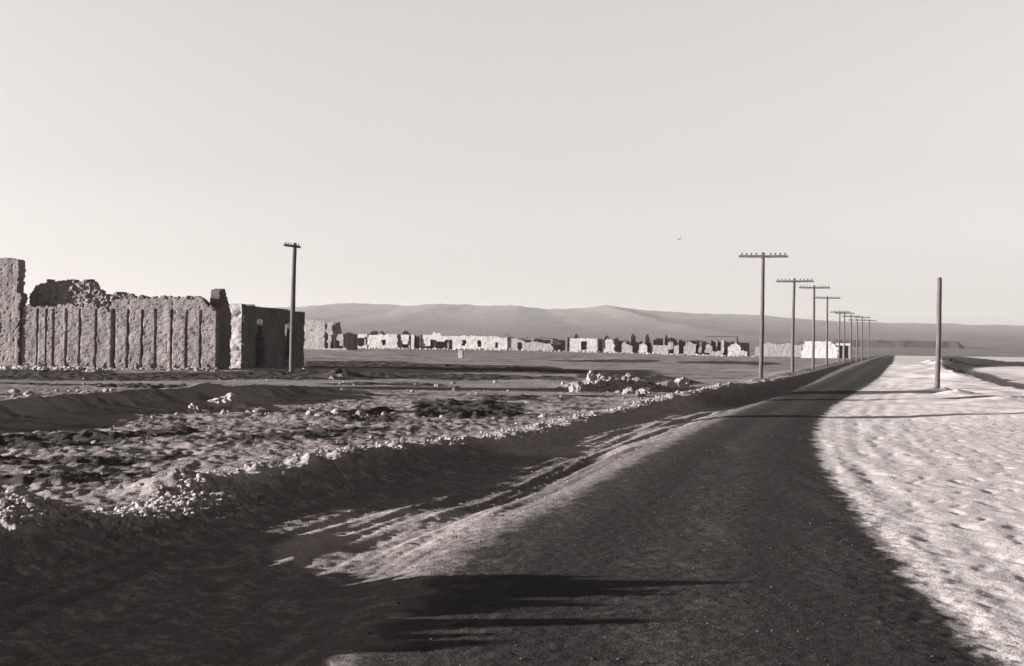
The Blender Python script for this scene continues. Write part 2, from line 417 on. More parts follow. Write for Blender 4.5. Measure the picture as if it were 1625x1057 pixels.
def terrain_obj(name, sel):
    q = quads[sel]
    used, inv = np.unique(q, return_inverse=True)
    me = np_mesh(name, co[used], inv.reshape(-1, 4))
    for an, arr in (('road', np.clip(IR, -3, 3)), ('sandy', sst(XX - RX(YY), -.7, -.1)), ('ditch', DT), ('dark', DK), ('sunlit_dust', ST), ('across', np.clip(AC, -1, 2)),  ('bank', BK * (1 - sst(YY, 90, 150)))):
        a = me.attributes.new(an, 'FLOAT', 'POINT')
        a.data.foreach_set('value', arr.reshape(-1)[used].astype(np.float32))
    return tag(link(name, me, M_GROUND), kind='structure')
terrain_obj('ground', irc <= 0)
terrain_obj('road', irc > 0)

# ------------------------------------------------------------------ hills
ridge_px = [(-400, 478), (-100, 486), (200, 492), (400, 489), (485, 486), (540, 480), (600, 482), (640, 484), (700, 481), (760, 485), (820, 484), (870, 490), (930, 488), (965, 483),
            (1000, 490), (1060, 494), (1100, 496), (1200, 500), (1300, 508), (1420, 512), (1500, 513), (1625, 517), (1900, 530), (2300, 540)]
RD = 4600.0
rp = [at_dist(px, py, RD) for px, py in ridge_px]
rpx, rpz = np.array([p.x for p in rp]), np.array([p.z for p in rp])
hx = np.linspace(-3600, 4400, 640)
hy = np.concatenate([np.linspace(640, 1600, 70), np.linspace(1640, 6400, 150)])
HX, HY = np.meshgrid(hx, hy)
Zr = np.interp(HX, rpx, rpz) + 1.6 * fbm(HX / 34, HY / 300, 3, 223, .6) + 2.6 * fbm(HX / 90, HY / 420, 5, 221, .62)
t = np.clip((HY - 640) / (RD - 640), 0, 1)
g = .12 * t + .88 * t ** 1.7
g = np.where(HY > RD, 1 - .35 * sst(HY, RD, 6400), g)
HZ = base_z(HX * 640 / HY, np.full_like(HY, 640.0)) * (1 - t) + (Zr - 1) * g - .12
amp = t * (1 - .9 * sst(HY, RD - 700, RD))
HZ += amp * 1.6 * (1 - 1.6 * np.abs(fbm(HX / 620, HY / 900, 4, 201))) * t + amp * 2 * fbm(HX / 160, HY / 200, 3, 205)
HZ += .8 * fbm(HX / 90, HY / 400, 3, 209) * t
hq = np.arange(len(hy) - 1)[:, None] * len(hx) + np.arange(len(hx) - 1)[None, :]
hq = np.stack([hq, hq + 1, hq + len(hx) + 1, hq + len(hx)], -1).reshape(-1, 4)
mh, nt, b = new_mat('hill_soil')
v = coords(nt, (.004, .0012, .004))
n1, n2 = noise(nt, v, 1.6, 6, .65), noise(nt, coords(nt, (.05, .012, .05)), 1.0, 7, .8)
c = mixc(nt, maprange(nt, n1, .35, .65), tint(.16), tint(.20))
c = mixc(nt, maprange(nt, n2, .46, .62, 0, .8), c, tint(.11))
nt.links.new(c, b.inputs['Base Color'])
tag(link('hills', np_mesh('hills', np.stack([HX, HY, HZ], -1).reshape(-1, 3), hq), mh), kind='structure')

# flat-topped spoil bank out on the plain
def spoil_bank():
    D = 1150.0
    xs = np.linspace(at_dist(1120, 550, D).x, at_dist(1590, 552, D).x, 160)
    x1 = at_dist(1522, 545, D).x
    top = at_dist(1450, 541, D).z; bot = at_dist(1450, 556, D).z
    prof_y = np.array([-26, -15, -9, -3, 0, 40, 60])
    prof_h = np.array([-.2, .0, .35, .85, 1, 1, -.2])
    c_, f_ = [], []
    for i, x in enumerate(xs):
        k = 1 - .80 * sst(x, x1 - 2, x1 + 9) - .2 * sst(x, x1 + 9, x1 + 34)
        k *= .25 + .75 * sst(x, xs[0], xs[0] + 110)
        for j, (py, ph) in enumerate(zip(prof_y, prof_h)):
            n = float(perlin(x * .09, j * .7, 301))
            c_.append((x, D + py + 3 * n, bot - 2.5 + (top - bot + 2.5) * max(ph, -.2) * k + .5 * n * (0 < ph < 1)))
    m = len(prof_y)
    for i in range(len(xs) - 1):
        for j in range(m - 1):
            a = i * m + j
            f_.append((a, a + m, a + m + 1, a + 1))
    tag(link('mesa', np_mesh('mesa', c_, f_), simple_material('spoil', .07, .12, scale=.05, bd=.5)), kind='structure')
spoil_bank()

# ------------------------------------------------------------------ ruined walls
def inside(poly, px, py):
    c = False
    n = len(poly)
    for i in range(n):
        x0, y0 = poly[i]; x1, y1 = poly[(i + 1) % n]
        if (y0 > py) != (y1 > py) and px < (x1 - x0) * (py - y0) / (y1 - y0) + x0: c = not c
    return c

def wall_mesh(name, L, H, T, cell, solid, place=(0, 0, 0), jit=.3, relief=None, base=-.6, seed=0):
    """A wall L x H x T as a lattice of cells; solid(u, v) says which stand. place = (x, y, angle) in the ruin's own frame."""
    nu, nv = max(2, int(round(L / cell))), max(2, int(round((H - base) / cell)))
    du, dv = L / nu, (H - base) / nv
    occ = np.zeros((nu, nv), bool)
    for i in range(nu):
        for j in range(nv):
            occ[i, j] = solid((i + .5) * du, base + (j + .5) * dv)
    U, V = np.meshgrid(np.arange(nu + 1) * du, base + np.arange(nv + 1) * dv, indexing='ij')
    r = np.random.default_rng(seed + 1000)
    ju, jv = r.normal(0, jit * du * .5, U.shape), r.normal(0, jit * dv * .5, U.shape)
    U2 = U + ju; V2 = V + jv
    fy = r.normal(0, jit * cell * .12, U.shape) + .035 * perlin(U * 1.3, V * 1.3, seed + 3) 
    by = T + r.normal(0, jit * cell * .12, U.shape)
    if relief is not None: fy = fy + relief(U, V)
    co = np.concatenate([np.stack([U2, fy, V2], -1).reshape(-1, 3), np.stack([U2, by, V2], -1).reshape(-1, 3)])
    nb = (nu + 1) * (nv + 1)
    idx = lambda i, j: i * (nv + 1) + j
    f = []
    ok = lambda i, j: 0 <= i < nu and 0 <= j < nv and occ[i, j]
    for i in range(nu):
        for j in range(nv):
            if not occ[i, j]: continue
            a, b_, c, d = idx(i, j), idx(i + 1, j), idx(i + 1, j + 1), idx(i, j + 1)
            f.append((a, b_, c, d)); f.append((a + nb, d + nb, c + nb, b_ + nb))
            if not ok(i - 1, j): f.append((a, d, d + nb, a + nb))
            if not ok(i + 1, j): f.append((b_, b_ + nb, c + nb, c))
            if not ok(i, j - 1): f.append((a, a + nb, b_ + nb, b_))
            if not ok(i, j + 1): f.append((d, c, c + nb, d + nb))
    ca, sa = math.cos(place[2]), math.sin(place[2])
    x = place[0] + co[:, 0] * ca - co[:, 1] * sa
    y = place[1] + co[:, 0] * sa + co[:, 1] * ca
    co = np.stack([x, y, co[:, 2]], 1)
    used, inv = np.unique(np.array(f), return_inverse=True)
    me = np_mesh(name, co[used], inv.reshape(-1, 4), smooth=False)
    uv = np.stack([np.tile(U.reshape(-1), 2), np.tile(V.reshape(-1), 2)], 1)[used][inv.reshape(-1)]
    uv[:, 0] += (np.array(f).reshape(-1) >= nb) * (T + .13)
    me.uv_layers.new(name='course').data.foreach_set('uv', uv.astype(np.float32).ravel())
    return me

def ragged(h, amp, freq, seed):
    ph = seed * 3.7
    return lambda u, v: v < h + amp * float(fbm(np.array(u * freq + ph), np.array(.5), 3, seed))

ALPHA = R(12)
# ---- the long ribbed ruin on the left
def long_ruin():
    D = 96.0
    mpp = D / F
    px0, pxR, pyb = -60, 341, 591
    R0 = at_dist(pxR, pyb, D)
    e = (math.cos(ALPHA), -math.sin(ALPHA))
    def hit(px):
        v = ray(px, 540); n = (math.sin(ALPHA), math.cos(ALPHA))
        t = (R0.x * n[0] + R0.y * n[1]) / (v.x * n[0] + v.y * n[1])
        return v.x * t, v.y * t
    L = math.dist(hit(px0), (R0.x, R0.y))
    org = (R0.x - e[0] * L, R0.y - e[1] * L)
    gz0 = gz(R0.x, R0.y)
    root = empty('adobe_ruin', (org[0], org[1], gz0), -ALPHA, 'long roofless adobe ruin with ribbed front wall and crumbling top at the left edge', 'ruin')
    def U(px):      # where the sight line through px crosses the front wall's plane
        v = ray(px, 540); n = (math.sin(ALPHA), math.cos(ALPHA))
        t = (R0.x * n[0] + R0.y * n[1]) / (v.x * n[0] + v.y * n[1])
        return (v.x * t - org[0]) * e[0] + (v.y * t - org[1]) * e[1]
    # pixel height scale grows slightly to the left (farther)
    Vv = lambda py: (590 - py) * mpp
    tops = [(-60, 483), (30, 484), (34, 490), (58, 492), (76, 495), (84, 490), (100, 489), (128, 486), (150, 487), (153, 493), (172, 496), (177, 484), (190, 480), (200, 474), (206, 471), (212, 477), (240, 477), (262, 474), (272, 477), (298, 476), (318, 477), (330, 487), (341, 497)]
    tx, ty = [U(p[0]) for p in tops], [Vv(p[1]) for p in tops]
    grooves = [U(p) for p in (32, 58.5, 72.5, 84, 104.5, 126, 151.5, 179, 202, 224.5, 246.5, 272, 295.5, 318)]
    gw = [.13, .10, .09, .11, .10, .11, .12, .24, .12, .12, .12, .10, .10, .10]
    def solid(u, v):
        h = np.interp(u, tx, ty)
        return v < h + .26 * float(fbm(np.array(u * 2.1), np.array(.3), 4, 4))
    def relief(Uu, V):
        z = np.zeros_like(Uu)
        wob = .05 * perlin(V * .9, Uu * .2, 12)
        for gu, w in zip(grooves, gw):
            inn = np.exp(-np.clip(np.abs(Uu + wob - gu) / (w * .5), 0, 4) ** 4)
            z += .34 * inn * (V < Vv(495))
        z += .11 * np.clip(perlin(Uu * 5, V * 7, 13) - .3, 0, 1) + .025 * perlin(Uu * 2.2, V * 2.2, 14)
        z += .03 * perlin(Uu * 2.4, np.floor(V / .15) * 7.31, 16)
        z += .14 * sst(.5 - V, 0, .5) * (perlin(Uu * 1.5, V, 15) > 0)
        return z
    # a thin skirt of worn footing keeps the base ragged
    link('ribbed_wall', wall_mesh('ribbed_wall', L, Vv(466), .55, .075, solid, (0, 0, 0), .22, relief, seed=1), M_ADOBE, root)
    # tall stub at the far left
    def tower(u, v):
        uu_ = U(-60) + u
        edge = U(31) + .16 * float(fbm(np.array(v * 1.6), np.array(.7), 3, 21)) - .12 * (v > Vv(470)) 
        if v > Vv(416): edge = U(28)
        return uu_ < edge and v < Vv(413) + .05 * float(perlin(np.array(u * 2), np.array(.2), 22))
    link('tall_wall_stub', wall_mesh('tall_wall_stub', U(38) - U(-60), Vv(408), .9, .085, tower, (0, -.16, 0), .4, lambda a, b: .10 * np.clip(perlin(a * 4, b * 5, 23) - .1, 0, 1), seed=2), M_ADOBE, root)
    # rough stone wall standing behind, seen over the ribbed wall
    bt = [(33, 470), (40, 458), (50, 452), (58, 450), (62, 446), (72, 452), (84, 448), (98, 446), (110, 450), (118, 449), (128, 446), (136, 452), (138, 462), (146, 464), (151, 474), (156, 470), (160, 476), (164, 470), (171, 466), (184, 468), (186, 478), (190, 492)]
    bx_, bh_ = [U(p[0]) for p in bt], [Vv(p[1]) for p in bt]
    def back(u, v):
        uu_ = U(33) + u
        return v < np.interp(uu_, bx_, bh_) + .10 * float(fbm(np.array(uu_ * 3.1), np.array(.9), 3, 31)) and uu_ < bx_[-1]
    lump = lambda a, b: -.30 * np.clip(perlin(a * 2.6, b * 2.9, 33) + .15, 0, 1) - .12 * perlin(a * 5.5, b * 6.0, 34)
    link('rough_back_wall', wall_mesh('rough_back_wall', bx_[-1] - U(33), Vv(440), .7, .085, back, (U(33), 1.1, 0), .55, lump, seed=3), M_RUBBLE, root)
    # crumbly crown stones along the top of the ribbed wall
    cr_c, cr_f = [], []
    n = 0
    for k in range(240):
        px = random.uniform(120, 338)
        u = U(px); h = np.interp(u, tx, ty)
        r = random.uniform(.06, .13) + .1 * random.random() ** 4
        c_, f_ = stone_geo(random.randrange(10 ** 6))
        cr_c.append(c_ * r * np.array([1.2, 1, .9]) + np.array([u, random.uniform(.05, .5), h + random.uniform(-.1, .06)])); cr_f.append(f_ + n); n += len(c_)
    o = link('crumbled_brick', np_mesh('crumbled_brick', np.concatenate(cr_c), np.concatenate(cr_f), False), M_RUBBLE, root); o['kind'] = 'stuff'
    # end wall running back, its shaded side towards the road, with a broken pier on top
    e_t = [(0, 497), (.3, 487), (.5, 462), (1.5, 460), (1.6, 470), (2.2, 486), (2.4, 494), (3.1, 500), (3.3, 512)]
    e_u, e_v = [p[0] for p in e_t], [Vv(p[1]) for p in e_t]
    def endw(u, v):
        lim = 2.5 + .18 * float(fbm(np.array(v * 1.2), np.array(.1), 3, 41)) + (.2 if 2.0 < v < 3.1 else 0)
        return u < lim and v < np.interp(u, e_u, e_v) + .05 * float(perlin(np.array(u * 3), np.array(.2), 42))
    link('end_wall', wall_mesh('end_wall', 3.5, Vv(456), .6, .085, endw, (L - .02, .10, math.pi / 2), .4, lambda a, b: .08 * perlin(a * 3, b * 4, 43), seed=4), M_SHADE_ADOBE, root)
    # rear wall and left return close the plan
    link('rear_wall', wall_mesh('rear_wall', L * .55, 3.2, .55, .2, ragged(2.2, .7, .8, 51), (0, 9, 0), .4, seed=5), M_ADOBE, root)
    return root

# ------------------------------------------------------------------ stones
def _ico():
    p = (1 + 5 ** .5) / 2
    v = np.array([(-1, p, 0), (1, p, 0), (-1, -p, 0), (1, -p, 0), (0, -1, p), (0, 1, p), (0, -1, -p), (0, 1, -p), (p, 0, -1), (p, 0, 1), (-p, 0, -1), (-p, 0, 1)], float)
    v /= np.linalg.norm(v[0])
    f = [(0, 11, 5), (0, 5, 1), (0, 1, 7), (0, 7, 10), (0, 10, 11), (1, 5, 9), (5, 11, 4), (11, 10, 2), (10, 7, 6), (7, 1, 8), (3, 9, 4), (3, 4, 2), (3, 2, 6), (3, 6, 8), (3, 8, 9), (4, 9, 5), (2, 4, 11), (6, 2, 10), (8, 6, 7), (9, 8, 1)]
    return v, f
def _sub(v, f):
    v = list(map(tuple, v)); cache = {}; out = []
    def mid(a, b):
        k = (min(a, b), max(a, b))
        if k not in cache:
            m = (np.array(v[a]) + np.array(v[b])) / 2; m /= np.linalg.norm(m)
            cache[k] = len(v); v.append(tuple(m))
        return cache[k]
    for a, b, c in f:
        ab, bc, ca = mid(a, b), mid(b, c), mid(c, a)
        out += [(a, ab, ca), (b, bc, ab), (c, ca, bc), (ab, bc, ca)]
    return np.array(v), out
ICO0 = _ico(); ICO1 = _sub(*ICO0); ICO2 = _sub(*ICO1)
def stone_geo(seed, lvl=0):
    v, f = (ICO0, ICO1, ICO2)[lvl]
    r = np.random.default_rng(seed)
    c = np.array(v, float).copy()
    for k in range(5):      # knock flats off the ball
        n = r.normal(size=3); n /= np.linalg.norm(n); d = r.uniform(.55, .85)
        s = c @ n
        c -= np.clip(s - d, 0, None)[:, None] * n
    c *= 1 + r.normal(0, .11, (len(c), 1))
    c *= r.uniform(.7, 1.25, 3)
    a = r.uniform(0, 6.28); ca, sa = math.cos(a), math.sin(a)
    c = c @ np.array([[ca, -sa, 0], [sa, ca, 0], [0, 0, 1]])
    return c, np.array(f, int)
STONES = [stone_geo(900 + i) for i in range(24)]
STONES1 = [stone_geo(950 + i, 1) for i in range(24)]
def scatter(name, xs, ys_, rs, mat, sink=.25, lvl=0, zadd=None):
    P = STONES1 if lvl else STONES
    zs = ground(xs, ys_)
    if zadd is not None: zs = zs + zadd
    cc, ff, n = [], [], 0
    for i in range(len(xs)):
        c_, f_ = P[i % len(P)]
        cc.append(c_ * rs[i] * np.array([1, 1, .75]) + np.array([xs[i], ys_[i], zs[i] + rs[i] * (.5 - sink)])); ff.append(f_ + n); n += len(c_)
    return tag(link(name, np_mesh(name, np.concatenate(cc), np.concatenate(ff), False), mat), kind='stuff')

RUIN = long_ruin()

# ------------------------------------------------------------------ small roofless house beside the pole
def box_house():
    A = R(10)
    Dn = 104.0
    P = at_dist(383, 582, Dn)
    mpp = Dn / F
    W, Dp = 6.0, 15.5
    e = (math.cos(A), -math.sin(A))
    org = (P.x - e[0] * W, P.y - e[1] * W)
    zz = gz(P.x, P.y) - .05
    root = empty('roofless_house', (org[0], org[1], zz), -A, 'roofless adobe house with long dark side wall and doorway behind the pole', 'house')
    H = (582 - 476) * mpp
    f_s = lambda u, v: v < H - .05 + .05 * float(perlin(np.array(u * 2), np.array(.3), 61)) 
    link('front_wall', wall_mesh('front_wall', W - .04, H + .2, .5, .12, f_s, (0, 0, 0), .3, lambda a, b: .05 * perlin(a * 2, b * 2.4, 62) + 0, seed=11), M_WHITE, root)
    # side wall: u runs back from the near corner
    dx, dy = 0, 0
    def u_of(px):   # where a view line meets the side wall's plane, in metres from the corner
        best = min((abs(812.5 + F * ((P.x + math.sin(A) * u) / (P.y + math.cos(A) * u)) - px), u) for u in np.linspace(0, 22, 700))
        return best[1]
    d0, d1 = u_of(405), u_of(421); w0, w1 = u_of(452), u_of(464); ue = u_of(483)
    def side(u, v):
        if u > ue + .1 * float(perlin(np.array(v * 1.5), np.array(.4), 70)): return False
        if v > H - .10 - .012 * u + .06 * float(fbm(np.array(u * 1.5), np.array(.2), 3, 71)): return False
        k = .12 * float(perlin(np.array(v * 1.4), np.array(.6), 72))
        top_d = 3.9 - .35 * (u - (d0 + d1) / 2) ** 2
        if d0 + .15 + .3 * (v > 2.7) + k < u < d1 - .15 - .5 * (v > 2.4) + k and -.1 < v < min(top_d, 3.85): return False
        if w0 + k < u < w1 + k and .75 < v < 3.75 - .3 * abs(u - (w0 + w1) / 2): return False
        return True
    link('side_wall', wall_mesh('side_wall', ue + .4, H + .2, .5, .12, side, (W, .02, math.pi / 2), .3, lambda a, b: .06 * perlin(a * 2, b * 2.4, 73), seed=12), M_SHADE_ADOBE, root)
    # an inner partition right behind the doorway keeps the room dark, a broken rear wall lets light through the far gap
    link('partition', wall_mesh('partition', W * .9, H - .4, .4, .2, ragged(H - .9, .2, .6, 75), (.2, (d1 + w0) / 2 + .5, 0), .3, seed=14), M_ADOBE, root)
    link('far_side_wall', wall_mesh('far_side_wall', ue, H, .5, .2, ragged(H - .6, .3, .6, 76), (.5, .3, math.pi / 2), .3, seed=15), M_ADOBE, root)
    link('back_wall', wall_mesh('back_wall', W * .8, 3.2, .4, .2, ragged(2.6, .4, .8, 77), (.6, ue - .6, 0), .3, seed=16), M_HOUSE, root)
    return root
box_house()

# ------------------------------------------------------------------ the far row of ruined houses
def street_d(px): return 332 - 24 * (px - 550) / 850
def far_ruin(name, label, cat, a, b, pyb, solids, holes=(), cross=(), back=None, mat=None, d=None, depth=5.5, cell=.22, zoff=0.0, alpha=ALPHA, extra_gable=None, beams=None):
    """solids / holes: outlines of the front wall as seen (converted to metres on its own plane); cross: (px, top_py, peak_py or None, length, base_frac)."""
    D = d or street_d((a + b) / 2)
    mpp = D / F
    ca = math.cos(alpha)
    P = at_dist(a, pyb, D + (b - a) * mpp / ca * math.sin(alpha) / 2)
    z = gz(P.x, P.y)
    z0 = max(z, P.z - .3) if False else z
    shift = (P.z - z)                       # where the photo's base line stands above this ground
    root = empty(name, (P.x, P.y, z0), -alpha, label, cat)
    U = lambda px: (px - a) * mpp / ca
    V = lambda py: (pyb - py) * mpp + shift
    L = U(b)
    H = max(V(p[1]) for s in solids for p in s) + .25
    S = [[(U(p[0]), V(p[1]) if p[1] < pyb - .5 else -3) for p in s] for s in solids]
    HO = [[(U(p[0]), V(p[1])) for p in h] if not (len(h) == 4 and not isinstance(h[0], tuple)) else [(U(h[0]), V(h[2])), (U(h[1]), V(h[2])), (U(h[1]), V(h[3])), (U(h[0]), V(h[3]))] for h in holes]
    sd = int(a)
    def solid(u, v):
        w = .10 * float(perlin(np.array(u * 1.3), np.array(v * 1.3), sd))
        return any(inside(s, u + w, v + w) for s in S) and not any(inside(h, u + w * .5, v) for h in HO)
    link('front_wall', wall_mesh('front_wall', L, H, .45, cell, solid, (0, 0, 0), .3, seed=sd), mat or M_HOUSE, root)
    for k, (px, tpy, ppy, ln) in enumerate(cross):
        ht, hp = V(tpy), (V(ppy) if ppy else V(tpy))
        def cs(u, v, ht=ht, hp=hp, ln=ln, k=k):
            tp = ht + (hp - ht) * min(1, 1.45 * max(0, 1 - abs(u - ln * .48) / (ln * .5)))
            return v < tp + .12 * float(perlin(np.array(u * 1.2), np.array(k + .5), sd + 7))
        link('cross_wall', wall_mesh('cross_wall', ln, max(ht, hp) + .3, .4, cell, cs, (U(px), .46, math.pi / 2), .3, seed=sd + 3 + k), M_ADOBE, root)
    if back is not False:
        hb = V(back) if back else H * .8
        link('back_wall', wall_mesh('back_wall', L, hb + .4, .4, cell, ragged(hb, .25, .4, sd + 5), (0, depth + .4, 0), .3, seed=sd + 9), M_ADOBE, root)
    if beams:
        for (p0, y0, p1, y1, q) in beams:
            u0_, u1_ = U(p0), U(p1); v0_, v1_ = V(y0), V(y1)
            c_ = []
            for (u_, v_) in ((u0_, v0_), (u1_, v1_)):
                for dy_ in (0, .16):
                    for dz_ in (0, .2): c_.append((u_, q + dy_, v_ + dz_))
            f_ = [(0, 1, 3, 2), (4, 6, 7, 5), (0, 4, 5, 1), (2, 3, 7, 6), (0, 2, 6, 4), (1, 5, 7, 3)]
            link('roof_beam', np_mesh('roof_beam', c_, f_, False), M_DARKWOOD, root)
    return root
def rect(a, b, t, bo): return [(a, bo), (b, bo), (b, t), (a, t)]

far_ruin('adobe_ruin', 'tall pale grey ruin with a broken upper corner just right of the pole', 'ruin', 478, 552, 559,
    [[(478, 559), (516, 559), (515, 518), (517, 512), (514, 508), (478, 507)],
     [(519, 512), (529, 509), (531, 513), (527, 519), (530, 528), (533, 530), (527, 530), (526, 552), (521, 552), (521, 530), (519, 529)],
     [(536, 531), (540, 529), (546, 530), (547, 548), (541, 548), (540, 540), (536, 539)],
     [(516, 559), (552, 559), (552, 552), (516, 553)]],
    holes=[(494, 496.5, 522, 526)], cross=[(516, 515, None, 6), (532, 532, 511, 4), (548, 530, 528, 5)], back=528, mat=M_GREY, d=258)
far_ruin('house_ruin', 'low white ruin with a wide dark gap and rubble at its foot', 'ruin', 553, 583, 556,
    [[(553, 556), (583, 556), (583, 530), (553, 530)]], holes=[[(552, 537), (560, 535), (575, 536), (583, 533.5), (583, 546), (572, 550), (566, 547), (552, 545)]], cross=[(553, 529, None, 5), (566, 534, None, 5), (580, 531, None, 5)], back=532, mat=M_WHITE)
far_ruin('house_ruin', 'small white ruined house with one window and a dark gable behind its wall', 'ruin', 583, 632, 554.5,
    [[(583, 555), (632, 555), (631, 530), (583, 531)]], holes=[(606, 613, 538, 547)], cross=[(584, 530, 524, 9), (600, 531, 526, 6), (630, 531, None, 5.5)], back=531, mat=M_WHITE)
far_ruin('house_ruin', 'roofless ruin with a dark peaked gable and a hanging pale wall fragment', 'ruin', 632, 672, 554,
    [[(636, 541), (649, 541), (648, 531), (636, 531)], [(639, 546), (646, 546), (647, 540), (638, 540)], [(653, 554), (657, 554), (657, 531), (653, 531)]], cross=[(632, 531, None, 5), (636, 531, 524, 8), (650, 532, None, 5.5), (667, 531, None, 6.0)], back=533, mat=M_WHITE)
far_ruin('long_house_ruin', 'longest whitewashed roofless house with three small windows and one wide dark opening', 'ruin', 671, 806, 556.5,
    [[(671, 557), (806, 557), (806, 535), (794, 535), (793, 532), (700, 532), (697, 527), (692, 529), (689, 525), (685, 531), (671, 531)]],
    holes=[[(671, 556), (671, 537), (672, 537), (674, 549), (679, 550), (683, 548), (683, 538), (692, 538), (693, 542), (705, 542), (707, 538), (719, 539), (719, 556)], (734, 740, 538, 548.5), (758.5, 764.5, 538, 549.5), (786, 791, 541, 550.5)],
    cross=[(671, 532, None, 5.5), (690, 533, None, 5.5), (712, 533, None, 5.5), (728, 534, None, 5.5), (750, 534, None, 5.5), (778, 534, None, 5.5), (804, 534, None, 5.5)], back=534, mat=M_WHITE)
far_ruin('adobe_ruin', 'bare grey adobe ruin with a narrow dark doorway and fallen beams on top', 'ruin', 797, 906, 559.5,
    [[(797, 560), (881, 560), (878, 550), (872, 545), (860, 543), (846, 541), (836, 543), (829, 540), (821, 537), (812, 537), (800, 541), (797, 545)]],
    holes=[(821, 829, 542.5, 560)], cross=[(820, 537, None, 6), (846, 536, None, 6), (876, 537, None, 6.5), (899, 534, None, 6.5)], back=538, mat=M_GREY,
    beams=[(800, 531, 824, 541, .6), (816, 541, 836, 536, 1.2), (856, 535, 880, 538, 1.0), (868, 536, 892, 546, .5), (872, 546, 890, 545, .3)])
far_ruin('house_ruin', 'square white ruined house front with one black window', 'ruin', 905, 958, 560,
    [[(905, 560), (948, 560), (947, 537), (905, 537)]], holes=[(922, 931, 541, 555)], cross=[(905, 537, None, 5.5), (910, 536, 529, 7), (944, 537, None, 8), (949, 538, None, 6.5)], back=538, mat=M_WHITE)
far_ruin('house_ruin', 'white tapering wall stump between two black gaps', 'ruin', 957, 985, 560,
    [[(957, 560), (976, 560), (975, 548), (971, 539), (964, 537), (960, 541)]], cross=[(958, 537, 532, 9), (974, 539, 535, 8)], back=540, mat=M_WHITE)
far_ruin('house_ruin', 'pale stepped wall stump beside the tallest black gable', 'ruin', 985, 1014, 560,
    [[(985, 560), (1003, 560), (1003, 549), (995, 546), (991, 542), (987, 545)]], cross=[(1000, 534, 529, 9), (994, 541, None, 5)], back=541, mat=M_HOUSE)
far_ruin('house_ruin', 'low white wall stub between two black gables', 'ruin', 1013, 1037, 560,
    [[(1013, 560), (1027, 560), (1027, 548), (1020, 545), (1014, 547)]], cross=[(1023, 536, 530, 9)], back=543, mat=M_WHITE)
far_ruin('house_ruin', 'wide low pale wall with a dark rear wall rising behind', 'ruin', 1036, 1066, 560,
    [[(1036, 560), (1060, 560), (1060, 548), (1036, 548)]], cross=[(1036, 540, None, 6), (1054, 537, 531, 8)], back=536, mat=M_HOUSE)
far_ruin('house_ruin', 'grey ruin with two thin wall stubs and a dark recess', 'ruin', 1060, 1084, 562,
    [[(1060, 555), (1067, 555), (1068, 542), (1059, 544)], [(1069, 562), (1076, 562), (1076, 547), (1069, 548)]], cross=[(1064, 542, 540, 6), (1076, 540, None, 6.5)], back=540, mat=M_HOUSE)
far_ruin('house_ruin', 'rounded pale wall mound with a notched top', 'ruin', 1083, 1128, 562,
    [[(1083, 562), (1100, 562), (1104, 546), (1098, 545), (1093, 541), (1090, 545), (1084, 551)], [(1108, 560), (1112, 560), (1112, 549), (1109, 549)], [(1117, 560), (1128, 560), (1127, 547), (1120, 545)]],
    cross=[(1090, 541, None, 5), (1100, 543, None, 6), (1112, 543, None, 5)], back=541, mat=M_GREY)
far_ruin('house_ruin', 'broken ruin with a thin roof beam over a dark opening', 'ruin', 1127, 1154, 562,
    [[(1127, 562), (1131, 562), (1130, 550), (1127, 549)], [(1143, 560), (1148, 560), (1148, 540), (1144, 540)], [(1130, 562), (1146, 562), (1146, 558), (1130, 557)]],
    cross=[(1128, 540, None, 6), (1138, 541, None, 6), (1147, 540, None, 7)], back=542, mat=M_HOUSE, beams=[(1119, 535, 1170, 534.5, .5)])
far_ruin('house_ruin', 'last pale ruin of the row with a leaning dark gable', 'ruin', 1153, 1186, 562,
    [[(1153, 562), (1186, 562), (1184, 557), (1176, 556), (1173, 548), (1168, 545), (1160, 546), (1155, 551)]], cross=[(1168, 542, 533, 8), (1176, 551, None, 3)], back=543, mat=M_WHITE)
far_ruin('low_wall', 'long low grey wall fading behind the nearest pair of crossarm poles', 'wall', 1198, 1272, 565,
    [[(1198, 565), (1272, 565), (1272, 545), (1262, 547), (1250, 544), (1232, 546), (1215, 544), (1204, 549), (1198, 552)]], back=550, mat=M_GREY, d=345)
wb = far_ruin('white_building', 'bright white walled building with a shaded porch behind the crossarm poles', 'building', 1271, 1328, 568.5,
    [[(1271, 569), (1327, 569), (1327, 551), (1323, 549), (1322, 546), (1317, 544), (1316, 541.5), (1276, 541.5), (1276, 546), (1274, 548), (1275, 553), (1272, 558)]], cross=[(1322, 545, None, 6)], back=546, mat=M_BRIGHT, d=300)
# porch: lintel beam on posts in front of a dark gap
def porch(root):
    m = 300 / F
    def bx(name, x0, x1, y0, y1, z0, z1, mat):
        c = [(x, y, z) for x in (x0, x1) for y in (y0, y1) for z in (z0, z1)]
        f = [(0, 1, 3, 2), (4, 6, 7, 5), (0, 4, 5, 1), (2, 3, 7, 6), (0, 2, 6, 4), (1, 5, 7, 3)]
        link(name, np_mesh(name, c, f, False), mat, root)
    L = 57 * m
    bx('porch_roof', L - .3, L + 2.6, -.05, 5.5, 2.75, 3.2, M_BRIGHT)
    bx('porch_post', L + 1.0, L + 1.25, .02, .3, -.6, 2.74, M_HOUSE)
    bx('porch_post', L + 2.2, L + 2.55, .02, .4, -.6, 2.74, M_HOUSE)
    bx('porch_wall', L + .1, L + 2.5, 5.0, 5.4, -.6, 2.74, M_ADOBE)
porch(wb)

